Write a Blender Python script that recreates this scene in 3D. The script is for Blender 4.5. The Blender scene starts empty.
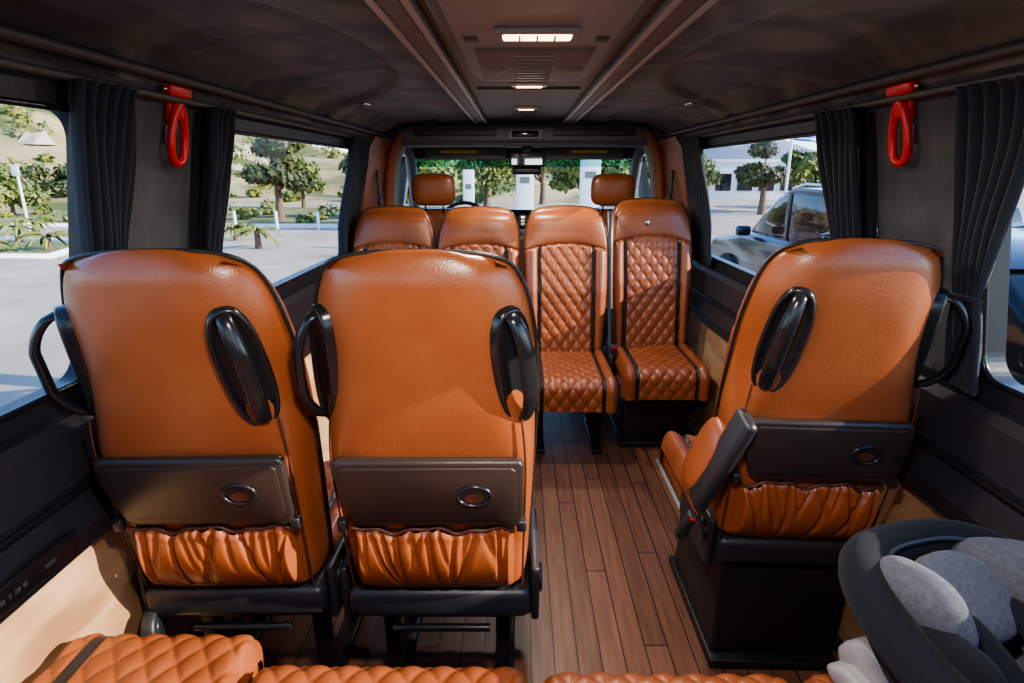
import bpy, math, random
from mathutils import Vector, Matrix
random.seed(7)
sc=bpy.context.scene
pi=math.pi
# ---------------------------------------------------------------- helpers
def link(o,parent=None):
    sc.collection.objects.link(o)
    if parent is not None: o.parent=parent
    return o
def empty(name,loc=(0,0,0),rz=0.0,parent=None,rot=None):
    e=bpy.data.objects.new(name,None); e.empty_display_size=.1
    e.location=loc; e.rotation_euler=rot if rot else (0,0,rz)
    return link(e,parent)
def mesh(name,vs,fs,mats,parent=None,smooth=True,mi=None,loc=(0,0,0),rot=(0,0,0)):
    m=bpy.data.meshes.new(name); m.from_pydata([tuple(v) for v in vs],[],fs)
    if not isinstance(mats,(list,tuple)): mats=[mats]
    for a in mats: m.materials.append(a)
    if smooth: m.polygons.foreach_set('use_smooth',[True]*len(m.polygons))
    if mi: m.polygons.foreach_set('material_index',mi)
    m.update()
    o=bpy.data.objects.new(name,m); o.location=loc; o.rotation_euler=rot
    return link(o,parent)
def mod_bevel(o,w,seg=3):
    b=o.modifiers.new('b','BEVEL'); b.width=w; b.segments=seg; b.limit_method='ANGLE'; b.angle_limit=math.radians(35)
    b.harden_normals=False
def box(name,size,loc,mat,parent=None,bev=.01,rot=(0,0,0),seg=3):
    x,y,z=[s/2 for s in size]
    vs=[(-x,-y,-z),(x,-y,-z),(x,y,-z),(-x,y,-z),(-x,-y,z),(x,-y,z),(x,y,z),(-x,y,z)]
    fs=[(3,2,1,0),(4,5,6,7),(0,1,5,4),(1,2,6,5),(2,3,7,6),(3,0,4,7)]
    o=mesh(name,vs,fs,mat,parent,smooth=bev>0,loc=loc,rot=rot)
    if bev>0: mod_bevel(o,bev,seg)
    return o
def box2(name,a,b,mat,parent=None,bev=.01,rot=(0,0,0)):
    return box(name,[b[i]-a[i] for i in range(3)],[(a[i]+b[i])/2 for i in range(3)],mat,parent,bev,rot)
def plate(name,out,t,mat,parent=None,bev=.004,loc=(0,0,0),rot=(0,0,0),axis='y'):
    """2D outline (a,b) extruded by t. axis y: (x,z) plane ; axis x: (y,z) ; axis z: (x,y)"""
    n=len(out)
    def P(a,b,c):
        return {'y':(a,c,b),'x':(c,a,b),'z':(a,b,c)}[axis]
    vs=[P(a,b,-t/2) for a,b in out]+[P(a,b,t/2) for a,b in out]
    fs=[tuple(range(n)),tuple(range(2*n-1,n-1,-1))]+[(i,i+n,(i+1)%n+n,(i+1)%n) for i in range(n)]
    o=mesh(name,vs,fs,mat,parent,smooth=bev>0,loc=loc,rot=rot)
    fixn(o)
    if bev>0: mod_bevel(o,bev,2)
    return o
def fixn(o):
    import bmesh
    bm=bmesh.new(); bm.from_mesh(o.data); bmesh.ops.recalc_face_normals(bm,faces=bm.faces); bm.to_mesh(o.data); bm.free()
def tube(name,pts,r,mat,parent=None,cyc=False,radii=None,bez=False,loc=(0,0,0),rot=(0,0,0),res=6):
    c=bpy.data.curves.new(name,'CURVE'); c.dimensions='3D'; c.bevel_depth=r; c.bevel_resolution=res//2; c.use_fill_caps=True
    s=c.splines.new('NURBS' if bez else 'POLY'); s.points.add(len(pts)-1)
    for i,p in enumerate(pts):
        s.points[i].co=(p[0],p[1],p[2],1)
        if radii: s.points[i].radius=radii[i]
    s.use_cyclic_u=cyc
    if bez: s.order_u=3; s.use_endpoint_u=not cyc; s.resolution_u=6
    s.use_smooth=True
    c.materials.append(mat)
    o=bpy.data.objects.new(name,c); o.location=loc; o.rotation_euler=rot
    return link(o,parent)
def cyl(name,r,h,loc,mat,parent=None,rot=(0,0,0),n=32,bev=.003,r2=None):
    r2=r if r2 is None else r2
    vs=[(r*math.cos(2*pi*i/n),r*math.sin(2*pi*i/n),-h/2) for i in range(n)]+[(r2*math.cos(2*pi*i/n),r2*math.sin(2*pi*i/n),h/2) for i in range(n)]
    fs=[tuple(range(n-1,-1,-1)),tuple(range(n,2*n))]+[(i,(i+1)%n,(i+1)%n+n,i+n) for i in range(n)]
    o=mesh(name,vs,fs,mat,parent,loc=loc,rot=rot)
    if bev>0: mod_bevel(o,bev,2)
    return o
def ell(name,r,loc,mat,parent=None,rot=(0,0,0),n=24,p=1.0):
    vs=[];fs=[]
    m=n//2
    sg=lambda v:math.copysign(abs(v)**p,v)
    for i in range(m+1):
        th=pi*i/m
        for j in range(n):
            ph=2*pi*j/n
            vs.append((r[0]*sg(math.sin(th))*sg(math.cos(ph)),r[1]*sg(math.sin(th))*sg(math.sin(ph)),r[2]*sg(math.cos(th))))
    for i in range(m):
        for j in range(n):
            fs.append((i*n+j,(i+1)*n+j,(i+1)*n+(j+1)%n,i*n+(j+1)%n))
    return mesh(name,vs,fs,mat,parent,loc=loc,rot=rot)
def interp(t,tab):
    if t<=tab[0][0]: return tab[0][1]
    for (a,b),(c,d) in zip(tab,tab[1:]):
        if t<=c: return b+(d-b)*(t-a)/(c-a)
    return tab[-1][1]
def sst(a,b,x):
    t=max(0,min(1,(x-a)/(b-a))); return t*t*(3-2*t)
def grid(nx,ny,f):
    vs=[f(i/nx,j/ny) for j in range(ny+1) for i in range(nx+1)]
    fs=[(j*(nx+1)+i,j*(nx+1)+i+1,(j+1)*(nx+1)+i+1,(j+1)*(nx+1)+i) for j in range(ny) for i in range(nx)]
    return vs,fs
# ---------------------------------------------------------------- materials
def newmat(name):
    m=bpy.data.materials.new(name); m.use_nodes=True
    nt=m.node_tree; b=nt.nodes['Principled BSDF']
    return m,nt,b
def N(nt,t,**k):
    n=nt.nodes.new(t)
    for a,v in k.items(): setattr(n,a,v)
    return n
def mat(name,col,rough=.5,metal=0,noise=None,col2=None,bump=0,bscale=200,spec=.5,stretch=(1,1,1),sheen=0,coat=0,detail=4,ramp=(.35,.65),dist=0):
    m,nt,b=newmat(name)
    b.inputs['Base Color'].default_value=(*col,1); b.inputs['Roughness'].default_value=rough
    b.inputs['Metallic'].default_value=metal; b.inputs['Specular IOR Level'].default_value=spec
    if sheen: b.inputs['Sheen Weight'].default_value=sheen
    if coat: b.inputs['Coat Weight'].default_value=coat; b.inputs['Coat Roughness'].default_value=.15
    tc=N(nt,'ShaderNodeTexCoord'); mp=N(nt,'ShaderNodeMapping'); mp.inputs['Scale'].default_value=stretch
    nt.links.new(tc.outputs['Object'],mp.inputs['Vector'])
    if noise:
        n=N(nt,'ShaderNodeTexNoise'); n.inputs['Scale'].default_value=noise; n.inputs['Detail'].default_value=detail; n.inputs['Distortion'].default_value=dist
        r=N(nt,'ShaderNodeValToRGB'); r.color_ramp.elements[0].color=(*col,1); r.color_ramp.elements[1].color=(*col2,1)
        r.color_ramp.elements[0].position=ramp[0]; r.color_ramp.elements[1].position=ramp[1]
        nt.links.new(mp.outputs[0],n.inputs['Vector']); nt.links.new(n.outputs['Fac'],r.inputs[0]); nt.links.new(r.outputs[0],b.inputs['Base Color'])
    if bump:
        n=N(nt,'ShaderNodeTexNoise'); n.inputs['Scale'].default_value=bscale; n.inputs['Detail'].default_value=3
        bp=N(nt,'ShaderNodeBump'); bp.inputs['Strength'].default_value=bump; bp.inputs['Distance'].default_value=.002
        nt.links.new(mp.outputs[0],n.inputs['Vector']); nt.links.new(n.outputs['Fac'],bp.inputs['Height']); nt.links.new(bp.outputs[0],b.inputs['Normal'])
    return m
LEA=mat('tan_leather',(.245,.066,.022),.27,noise=5,col2=(.30,.086,.030),bump=.3,bscale=260)
LEAQ=mat('quilted_tan_leather',(.215,.060,.022),.34,noise=8,col2=(.27,.080,.030),bump=.3,bscale=260)
LEAD=mat('leather_dark_piping',(.08,.025,.012),.5)  # dark brown leather of the seams, pocket hem and cup inset
BLE=mat('black_leather',(.018,.018,.02),.38,bump=.3,bscale=250)
BPL=mat('black_gloss_plastic',(.014,.014,.016),.24)
BPM=mat('black_matte_plastic',(.022,.022,.026),.38,bump=.3,bscale=500)
TRAY=mat('tray_dark_plastic',(.036,.026,.022),.30,bump=.25,bscale=600)
BST=mat('black_steel',(.014,.014,.015),.45,metal=.2)
SUE=mat('black_suede',(.034,.030,.026),.95,noise=3.2,col2=(.155,.138,.120),bump=.6,bscale=50,sheen=.3,spec=.1,detail=10,ramp=(.42,.66),dist=1.2)
SUW=mat('charcoal_suede_wall',(.045,.046,.052),.9,noise=6,col2=(.085,.085,.092),bump=.4,bscale=80,sheen=.2,spec=.1,detail=8)
CUR=mat('curtain_fabric',(.022,.026,.036),.85,bump=.3,bscale=300,sheen=.2,spec=.15)
ALU=mat('rail_grey_aluminium',(.40,.42,.43),.42,metal=.3)
GRP=mat('ceiling_grey_plastic',(.25,.26,.26),.5,bump=.2,bscale=400)
GRM=mat('ceiling_mid_grey_plastic',(.14,.145,.145),.5,bump=.2,bscale=400)
GRD=mat('dark_grey_plastic',(.06,.06,.06),.5)
RED=mat('red_plastic',(.55,.012,.015),.35)
PLY=mat('plywood_panel',(.26,.135,.065),.55,noise=3.5,col2=(.42,.26,.15),stretch=(1,1,3),bump=.2,bscale=60,detail=8,dist=.6)
ASP=mat('pale_asphalt',(.32,.27,.21),.9,noise=.6,col2=(.42,.37,.30),bump=.4,bscale=30,detail=8)
HIL=mat('hill_earth',(.085,.11,.018),1,noise=.16,col2=(.42,.32,.16),detail=10,ramp=(.40,.56))
LF1=mat('olive_leaf',(.07,.10,.016),.6,noise=.9,col2=(.19,.22,.045))
LF2=mat('shrub_leaf',(.08,.12,.016),.6,noise=.5,col2=(.26,.25,.05))
LF3=mat('dark_tree_leaf',(.028,.046,.012),.6,noise=.9,col2=(.085,.10,.025))
BRK=mat('bark',(.11,.07,.045),.9,noise=12,col2=(.2,.14,.09))
WHT=mat('white_paint',(.75,.75,.75),.5)
BLU=mat('flag_blue',(.02,.10,.45),.7)
MTN=mat('far_mountain',(.12,.17,.24),1,noise=.03,col2=(.17,.21,.26))
CARP=mat('car_dark_paint',(.012,.018,.03),.2,coat=.5)
CARG=mat('car_tinted_glass',(.01,.012,.015),.05)
RUB=mat('tyre_rubber',(.012,.012,.012),.8)
GR1=mat('child_seat_charcoal_fabric',(.012,.014,.018),.9,bump=.6,bscale=500,sheen=.05,spec=.1)
GR2=mat('child_seat_grey_fabric',(.070,.074,.090),.85,noise=120,col2=(.095,.10,.118),bump=.6,bscale=400,sheen=.1,spec=.15)
GR3=mat('child_seat_base_plastic',(.24,.23,.23),.45)
YEL=mat('yellow_label',(.65,.55,.05),.6)
STK=mat('sticker_white',(.4,.4,.4),.5)
CHR=mat('chrome',(.6,.6,.6),.15,metal=1)
SKN=mat('screen_black',(.008,.009,.01),.1)
MIR=mat('mirror_glass',(.5,.5,.52),.03,metal=1)
def emis(name,col,s):
    m,nt,b=newmat(name); b.inputs['Base Color'].default_value=(*col,1)
    b.inputs['Emission Color'].default_value=(*col,1); b.inputs['Emission Strength'].default_value=s
    return m
LAMP=emis('warm_lamp_lens',(1,.72,.42),5)
def glass(name,tint,refl=.9):
    m,nt,b=newmat(name); nt.nodes.remove(b)
    out=nt.nodes['Material Output']
    tr=N(nt,'ShaderNodeBsdfTransparent'); tr.inputs[0].default_value=(*tint,1)
    gl=N(nt,'ShaderNodeBsdfGlossy'); gl.inputs['Roughness'].default_value=.01; gl.inputs[0].default_value=(refl,refl,refl,1)
    lw=N(nt,'ShaderNodeLayerWeight'); lw.inputs['Blend'].default_value=.5
    pw=N(nt,'ShaderNodeMath',operation='POWER'); pw.inputs[1].default_value=5
    ma=N(nt,'ShaderNodeMath',operation='MULTIPLY_ADD'); ma.inputs[1].default_value=.5; ma.inputs[2].default_value=.03
    nt.links.new(lw.outputs['Facing'],pw.inputs[0]); nt.links.new(pw.outputs[0],ma.inputs[0])
    mx=N(nt,'ShaderNodeMixShader')
    nt.links.new(ma.outputs[0],mx.inputs[0]); nt.links.new(tr.outputs[0],mx.inputs[1]); nt.links.new(gl.outputs[0],mx.inputs[2]); nt.links.new(mx.outputs[0],out.inputs[0])
    return m
GLS=glass('window_glass',(.93,.94,.95)); GLW=glass('windscreen_glass',(.95,.98,.97)); GLB=glass('windscreen_band',(.25,.6,.62))
def planks():
    m,nt,b=newmat('wood_plank_floor')
    tc=N(nt,'ShaderNodeTexCoord'); sp=N(nt,'ShaderNodeSeparateXYZ'); nt.links.new(tc.outputs['Object'],sp.inputs[0])
    def M(op,a,bv=None):
        n=N(nt,'ShaderNodeMath',operation=op)
        for i,v in enumerate((a,bv)):
            if v is None: continue
            if isinstance(v,(int,float)): n.inputs[i].default_value=v
            else: nt.links.new(v,n.inputs[i])
        return n.outputs[0]
    xs=M('DIVIDE',sp.outputs[0],.070); idx=M('FLOOR',xs); fr=M('FRACT',xs)
    wn=N(nt,'ShaderNodeTexWhiteNoise',noise_dimensions='1D'); nt.links.new(idx,wn.inputs['W'])
    yo=M('ADD',M('DIVIDE',sp.outputs[1],1.3),M('MULTIPLY',wn.outputs['Value'],7)); idy=M('FLOOR',yo); fy=M('FRACT',yo)
    wn2=N(nt,'ShaderNodeTexWhiteNoise',noise_dimensions='2D'); cx=N(nt,'ShaderNodeCombineXYZ'); nt.links.new(idx,cx.inputs[0]); nt.links.new(idy,cx.inputs[1]); nt.links.new(cx.outputs[0],wn2.inputs['Vector'])
    mp=N(nt,'ShaderNodeMapping'); mp.inputs['Scale'].default_value=(60,4,1); nt.links.new(tc.outputs['Object'],mp.inputs[0])
    nz=N(nt,'ShaderNodeTexNoise'); nz.inputs['Scale'].default_value=1; nz.inputs['Detail'].default_value=6; nt.links.new(mp.outputs[0],nz.inputs['Vector'])
    v=M('ADD',M('MULTIPLY',wn2.outputs['Value'],.3),M('MULTIPLY',nz.outputs['Fac'],.8))
    r=N(nt,'ShaderNodeValToRGB'); r.color_ramp.elements[0].color=(.068,.027,.017,1); r.color_ramp.elements[1].color=(.25,.115,.072,1)
    r.color_ramp.elements[0].position=.2; r.color_ramp.elements[1].position=.95
    nt.links.new(v,r.inputs[0])
    gap=M('MAXIMUM',M('LESS_THAN',fr,.055),M('LESS_THAN',fy,.004))
    mx=N(nt,'ShaderNodeMix',data_type='RGBA'); nt.links.new(gap,mx.inputs[0]); nt.links.new(r.outputs[0],mx.inputs[6]); mx.inputs[7].default_value=(.010,.006,.005,1)
    nt.links.new(mx.outputs[2],b.inputs['Base Color']); b.inputs['Roughness'].default_value=.42
    bp=N(nt,'ShaderNodeBump'); bp.inputs['Strength'].default_value=.4; bp.inputs['Distance'].default_value=.002
    nt.links.new(M('SUBTRACT',1.0,gap),bp.inputs['Height']); nt.links.new(bp.outputs[0],b.inputs['Normal'])
    return m
PLK=planks()
# ---------------------------------------------------------------- van shell
XW=[(0,.95),(.62,1.02),(.90,1.065),(1.1,1.045),(1.3,1.005),(1.55,.955),(1.62,.925)]
xw=lambda z:interp(z,XW)
WZ0,WZ1=.90,1.55
WINS=[(-.35,1.38),(1.80,3.60),(4.45,5.2)]
ybr=[-.5,-.35,1.38,1.80,3.60,4.45,5.2,5.45]
zbr=[0,.3,.62,.90,1.1,1.3,1.55,1.62]
for side,nm in ((-1,'wall_left'),(1,'wall_right')):
    vs=[];fs=[];mi=[]
    for z in zbr:
        for y in ybr: vs.append((side*xw(z),y,z))
    ny=len(ybr)
    for i in range(len(zbr)-1):
        for j in range(ny-1):
            iswin=any(abs(ybr[j]-a)<1e-6 for a,b in WINS) and zbr[i]>=WZ0-1e-6 and zbr[i+1]<=WZ1+1e-6
            if iswin: continue
            q=(i*ny+j,i*ny+j+1,(i+1)*ny+j+1,(i+1)*ny+j)
            fs.append(q if side<0 else q[::-1]); mi.append(1 if zbr[i+1]<=.621 else 0)
    o=mesh(nm,vs,fs,[SUW,PLY],smooth=False,mi=mi)
    s=o.modifiers.new('s','SOLIDIFY'); s.thickness=.05; s.offset=-1
def rr(y0,y1,z0,z1,r,n=8):
    P=[]
    for cx,cz,a0 in ((y1-r,z1-r,0),(y0+r,z1-r,90),(y0+r,z0+r,180),(y1-r,z0+r,270)):
        for k in range(n+1):
            a=math.radians(a0+90*k/n); P.append((cx+r*math.cos(a),cz+r*math.sin(a)))
    return P
wi=1
for side in (-1,1):
    for (a,b) in WINS:
        e=empty('window_%d'%wi); wi+=1
        inn=rr(a+.045,b-.045,WZ0+.04,WZ1-.03,.06)
        out=[]
        n=len(inn)
        out=rr(a-.012,b+.012,WZ0-.012,WZ1+.012,.012)
        X=lambda z,off:side*(xw(z)-off)
        vs=[(X(z,.016),y,z) for y,z in out]+[(X(z,.020),y,z) for y,z in inn]+[(X(z,-.03),y,z) for y,z in inn]
        fs=[(i,(i+1)%n,(i+1)%n+n,i+n) for i in range(n)]+[(i+n,(i+1)%n+n,(i+1)%n+2*n,i+2*n) for i in range(n)]
        m0=len(vs); vs+=[(X(z,-.002),y,z) for y,z in out]
        fs+=[(i,(i+1)%n,m0+(i+1)%n,m0+i) for i in range(n)]
        o=mesh('frame',vs,fs,BPM,e,smooth=False)
        tube('frame_seal',[(X(z,.022),y,z) for y,z in inn],.007,BPL,e,cyc=True)
        zs=[WZ0,1.1,1.3,WZ1]
        vs=[];fs=[]
        for z in zs: vs+=[(side*(xw(z)+.02),a,z),(side*(xw(z)+.02),b,z)]
        for k in range(3): fs.append((2*k,2*k+1,2*k+3,2*k+2))
        mesh('pane',vs,fs,GLS,e,smooth=False)
for side,nm in ((-1,'trim_1'),(1,'trim_2')):
    e=empty(nm)
    prof=[(.60,.0),(.61,.045),(.66,.06),(.72,.045),(.76,.06),(.86,.055),(.885,.045),(.895,.0)]
    vs=[];fs=[]
    for y in (-.5,4.4):
        for z,o_ in prof: vs.append((side*(xw(z)-o_+.003),y,z))
    n=len(prof)
    fs=[(i,i+1,i+1+n,i+n) for i in range(n-1)]
    o=mesh('padded_ledge',vs,fs,BPM,e,smooth=False)
    tube('ledge_groove',[(side*(xw(.74)-.055),-.5,.74),(side*(xw(.74)-.055),4.4,.74)],.006,BPL,e)
    tube('skirting',[(side*.935,-.5,.02),(side*.935,4.4,.02)],.018,BPM,e)
    tube('cove_bead',[(side*.90,-.5,1.625),(side*.90,4.1,1.625)],.013,GRD,e)
    tube('curtain_rail',[(side*.915,-.45,1.578),(side*.915,3.7,1.578)],.009,GRD,e)
floor_=mesh('floor',[(-.96,-.5,0),(.96,-.5,0),(.96,5.4,0),(-.96,5.4,0)],[(0,1,2,3)],PLK,smooth=False)
s=floor_.modifiers.new('s','SOLIDIFY'); s.thickness=.06; s.offset=-1
CP=[(.93,1.60),(.915,1.64),(.86,1.68),(.77,1.71),(.6,1.728),(.3,1.742)]
prof=[(-x,z) for x,z in CP]+[(0,1.748)]+[(x,z) for x,z in CP[::-1]]
def emb(x,y):
    ax=abs(x)
    d=math.hypot((y-1.9)/.95,(ax-.92)/.48)
    d2=math.hypot((y-3.75)/.7,(ax-.92)/.42)
    return -.020*sst(.975,1.03,d)+.014*(1-sst(.97,1.03,d2))
def ceil(u,v):
    t=u*(len(prof)-1); i=min(int(t),len(prof)-2); f=t-i
    x=prof[i][0]*(1-f)+prof[i+1][0]*f; z=prof[i][1]*(1-f)+prof[i+1][1]*f
    y=-.5+v*4.65
    z+=emb(x,y) if abs(x)<.9 else 0
    return (x,y,z)
vs,fs=grid(132,150,ceil); cl=mesh('ceiling',vs,fs,SUE)
s=cl.modifiers.new('s','SOLIDIFY'); s.thickness=.03; s.offset=1
zc=lambda x:interp(abs(x),[(0,1.748),(.3,1.742),(.6,1.728),(.77,1.71),(.86,1.68),(.915,1.64)])
for side in (-1,1):
    e=empty('ceiling_rail')
    box('rail_body',(.078,3.9,.04),(side*.275,2.1,1.717),GRP,e,.006)
    box('rail_lip_inner',(.016,3.9,.008),(side*.243,2.1,1.695),ALU,e,.002)
    box('rail_lip_outer',(.016,3.9,.008),(side*.306,2.1,1.695),ALU,e,.002)
    box('rail_channel',(.040,3.9,.004),(side*.275,2.1,1.6965),GRM,e,.001)
mod=empty('overhead_console')
box('console_panel',(.47,3.9,.03),(0,2.1,1.728),GRM,mod,.003)
plate('console_bezel',[(-.215,.2),(.215,.2),(.215,2.1),(.17,2.24),(-.17,2.24),(-.215,2.1)],.035,GRM,mod,.012,loc=(0,0,1.715),axis='z')
plate('console_lip',[(-.185,.2),(.185,.2),(.185,2.05),(.15,2.17),(-.15,2.17),(-.185,2.05)],.012,GRP,mod,.005,loc=(0,0,1.697),axis='z')
box('console_inset',(.30,.5,.012),(0,1.85,1.692),GRM,mod,.02)
for k in range(9): box('vent_slat',(.11,.006,.006),(.0,1.68+.05*k,1.685),GRP,mod,0,rot=(.5,0,0))
for sx in (-1,1):
    ell('air_nozzle',(.035,.05,.012),(sx*.11,1.9,1.687),GRP,mod)
    box('switch',(.03,.05,.01),(sx*.15,1.50,1.691),GRD,mod,.004)
box('console_divider',(.40,.02,.012),(0,2.5,1.712),GRD,mod,.003)
lampspec=[(0,1.42,.15,.055,1.685,9),(0,2.40,.10,.03,1.710,9),(0,3.25,.08,.03,1.710,9),(0,.35,.15,.055,1.685,19)]  # last one: unseen lamp added over the bench to brighten the interior
for x,y,w,h,z,pw in lampspec:
    e=empty('ceiling_lamp',(x,y,z))
    box('bezel',(w+.035,h+.035,.014),(0,0,0),CHR if h<.05 else GRP,e,.006)
    box('lens',(w,h,.012),(0,0,-.004),LAMP,e,.006)
    for k in range(3): box('lens_rib',(.004,h,.003),((k-1)*w/4,0,-.011),GRP,e,0)
    l=bpy.data.lights.new('lamp_light','AREA'); l.shape='RECTANGLE'; l.size=w; l.size_y=h; l.energy=pw; l.color=(1,.91,.80)
    lo=bpy.data.objects.new('lamp_light',l); lo.location=(0,0,-.016); link(lo,e)
for x,y in ((.72,2.85),(-.72,2.85),(.72,.9),(-.72,.9)):
    e=empty('reading_spotlight',(x,y,zc(x)+emb(x,y)+.002)); cyl('ring',.028,.02,(0,0,-.005),CHR,e); cyl('lens',.018,.006,(0,0,-.017),GRP,e)
def rearwall():
    xs=[-1.07,-.92,-.06,.06,.92,1.07]; zs=[0,.80,1.58,1.76]
    vs=[(x,-.5,z) for z in zs for x in xs]; fs=[]
    for i in range(3):
        for j in range(5):
            if i==1 and j in (1,3): continue
            fs.append((i*6+j,i*6+j+1,i*6+j+7,i*6+j+6))
    o=mesh('wall_back',vs,fs,SUW,smooth=False)
    s=o.modifiers.new('s','SOLIDIFY'); s.thickness=.05; s.offset=1
rearwall()
# cab ---------------------------------------------------------------
cab=empty('cab_headliner')
box2('roof_panel',(-.95,4.1,1.66),(.95,4.75,1.72),SUW,cab,.01)
box2('bulkhead_face',(-.96,4.10,1.60),(.96,4.16,1.79),SUW,cab,.006)
box2('storage_shelf_face',(-.80,4.085,1.585),(.80,4.19,1.685),GRM,cab,.02)
box2('shelf_under',(-.82,4.15,1.565),(.82,4.6,1.60),GRM,cab,.012)
box2('console_screen',(-.11,4.065,1.60),(.12,4.10,1.665),GRP,cab,.012)
box2('console_display',(-.08,4.058,1.615),(.09,4.07,1.652),SKN,cab,.004)
for sx in (-1,1):
    box2('shelf_slot',(sx*.45-.27,4.078,1.62),(sx*.45+.27,4.10,1.668),GRD,cab,.012)
for sx in (-1,1):
    e=empty('sun_visor',(sx*.42,4.56,1.525),rot=(-.25,0,0))
    box('visor_pad',(.60,.02,.085),(0,0,0),GRM,e,.009)
    box('visor_label',(.26,.003,.022),(sx*.05,-.012,.012),YEL,e,0)
mir=empty('rear_view_mirror',(.02,4.35,1.50))
box('mirror_housing',(.25,.05,.10),(0,0,-.02),GRD,mir,.022)
box('mirror_surface',(.21,.004,.066),(0,-.026,-.02),MIR,mir,.0)
box('mirror_mount',(.07,.09,.10),(0,.04,.04),GRD,mir,.02)
box('sensor_pod',(.20,.06,.05),(0,0,-.095),BPM,mir,.015)
ws=empty('window_windscreen')
def wsf(u,v):
    x=(u-.5)*2; hw=.80+.07*(1-v)
    y=4.74+(1-v)*.62-.12*x*x; z=1.50-(1-v)*.52
    return (x*hw,y,z)
vs,fs=grid(12,8,wsf); mi=[1 if (k//12)>=7 else 0 for k in range(len(fs))]
mesh('glass',vs,fs,[GLW,GLB],ws,mi=mi)
def hdr(u,v):
    x=(u-.5)*2; return (x*.86,4.74-.12*x*x,1.495+v*.18)
vs,fs=grid(12,1,hdr); o=mesh('header',vs,fs,SUW,ws); 
for sx in (-1,1):
    tube('a_pillar',[(sx*.90,5.28,.95),(sx*.87,4.95,1.25),(sx*.84,4.64,1.52),(sx*.85,4.4,1.63)],.042,GRM,ws)
tube('wiper_1',[(-.7,5.2,1.03),(.0,5.32,1.07)],.012,BPM,ws); tube('wiper_2',[(.02,5.3,1.03),(.65,5.2,1.10)],.012,BPM,ws)
dash=empty('dashboard')
plate('dash_body',[(4.85,.55),(4.80,.90),(4.86,.99),(4.98,1.01),(5.10,.97),(5.20,.94),(5.20,.55)],1.86,GRD,dash,.03,axis='x')
plate('instrument_cowl',[(4.76,.95),(4.80,1.05),(4.9,1.08),(5.0,1.0)],.42,GRD,dash,.02,loc=(-.45,0,0),axis='x')
box('infotainment_screen',(.26,.02,.15),(.0,4.80,1.04),SKN,dash,.01,rot=(-.2,0,0))
sw=empty('steering_wheel',(-.45,4.62,1.0),rot=(math.radians(65),0,0))
tube('rim',[(.19*math.cos(2*pi*k/32),.19*math.sin(2*pi*k/32),0) for k in range(32)],.015,BLE,sw,cyc=True)
ell('hub',(.07,.06,.025),(0,0,-.01),BPM,sw)
for a in (0,pi,-pi/2): tube('spoke',[(.05*math.cos(a),.05*math.sin(a),0),(.185*math.cos(a),.185*math.sin(a),0)],.014,BPM,sw)
tube('column',[(0,0,-.02),(0,0,-.32)],.03,BPM,sw)
LEAP=mat('pillar_leather',(.26,.08,.034),.5)
for side,nm in ((-1,'trim_4'),(1,'trim_5')):
    e=empty(nm)
    pts=[(3.66,.9),(3.66,1.53),(3.74,1.60),(4.10,1.60),(4.26,1.5),(4.26,.9)]
    vs=[];n=len(pts)
    vs=[(side*(xw(z)-.050),y,z) for y,z in pts]+[(side*(xw(z)-.0),y,z) for y,z in pts]
    fs=[tuple(range(n))]+[(i,(i+1)%n,(i+1)%n+n,i+n) for i in range(n)]
    o=mesh('b_pillar_leather',vs,fs,LEAP,e,smooth=False); fixn(o)
    tube('arch',[(side*.94,4.16,.9),(side*.91,4.15,1.30),(side*.875,4.13,1.50),(side*.83,4.11,1.60),(side*.78,4.10,1.655)],.036,LEAP,e,bez=True,radii=[1,1,1,.9,.6])
    tube('arch_inner',[(side*.905,4.22,.9),(side*.88,4.22,1.30),(side*.84,4.2,1.52),(side*.79,4.18,1.59)],.02,GRP,e,bez=True)
    box('grab_handle',(.02,.03,.22),(side*.92,3.9,1.3),BPM,e,.01)
# ---------------------------------------------------------------- curtains
def curtain(side,y0,y1,z0,z1,tie=None,fold=.045,ph=0,narrow=0,shift=0,amp=.018,off=.048):
    nf=max(3,round((y1-y0)/fold*1.3))
    yc=(y0+y1)/2
    W=y1-y0
    def f(u,v):
        z=z0+(z1-z0)*v
        k=1-narrow*sst(1.5,1.15,z) if narrow else 1
        if tie: k-=.14*math.exp(-((z-tie)/.05)**2)
        y=yc+shift*sst(1.5,1.1,z)+(u-.5)*W*k+ .006*math.sin(9*z+ph)
        a=amp*(1+.25*math.sin(5*u+ph))
        w=math.sin(2*pi*nf*u+.5*math.sin(6*z+ph))
        x=xw(z)-off-a*w-.004*math.sin(14*z+7*u)
        return (side*x,y,z)
    vs,fs=grid(nf*10,30,f)
    e=empty('curtain')
    o=mesh('cloth',vs,fs,CUR,e)
    s=o.modifiers.new('s','SOLIDIFY'); s.thickness=.003
    if tie:
        k=1-narrow*sst(1.5,1.15,tie)-.14
        tube('tie_back',[(side*(xw(tie)-off+.020*math.cos(a)),yc+shift*sst(1.5,1.1,tie)+.006*math.sin(9*tie+ph)+W*k*.53*math.sin(a),tie) for a in [2*pi*q/16 for q in range(16)]],.006,CUR,e,cyc=True)
    for k in range(nf): cyl('glider',.005,.02,(side*.912,y0+(k+.5)*(y1-y0)/nf,z1-.0),BPM,e,n=8,bev=0)
curtain(-1,1.24,1.44,.90,1.575,None,ph=0,narrow=.35,shift=.03); curtain(-1,1.78,1.93,.90,1.575,None,ph=1,narrow=.2); curtain(-1,3.28,3.62,.90,1.575,None,ph=2)
curtain(1,1.20,1.42,.90,1.575,1.12,ph=3,narrow=.50,shift=.065,amp=.012,off=.036); curtain(1,1.80,2.02,.90,1.575,None,ph=4,narrow=.35,shift=-.03); curtain(1,3.28,3.62,.90,1.575,None,ph=5)
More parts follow.
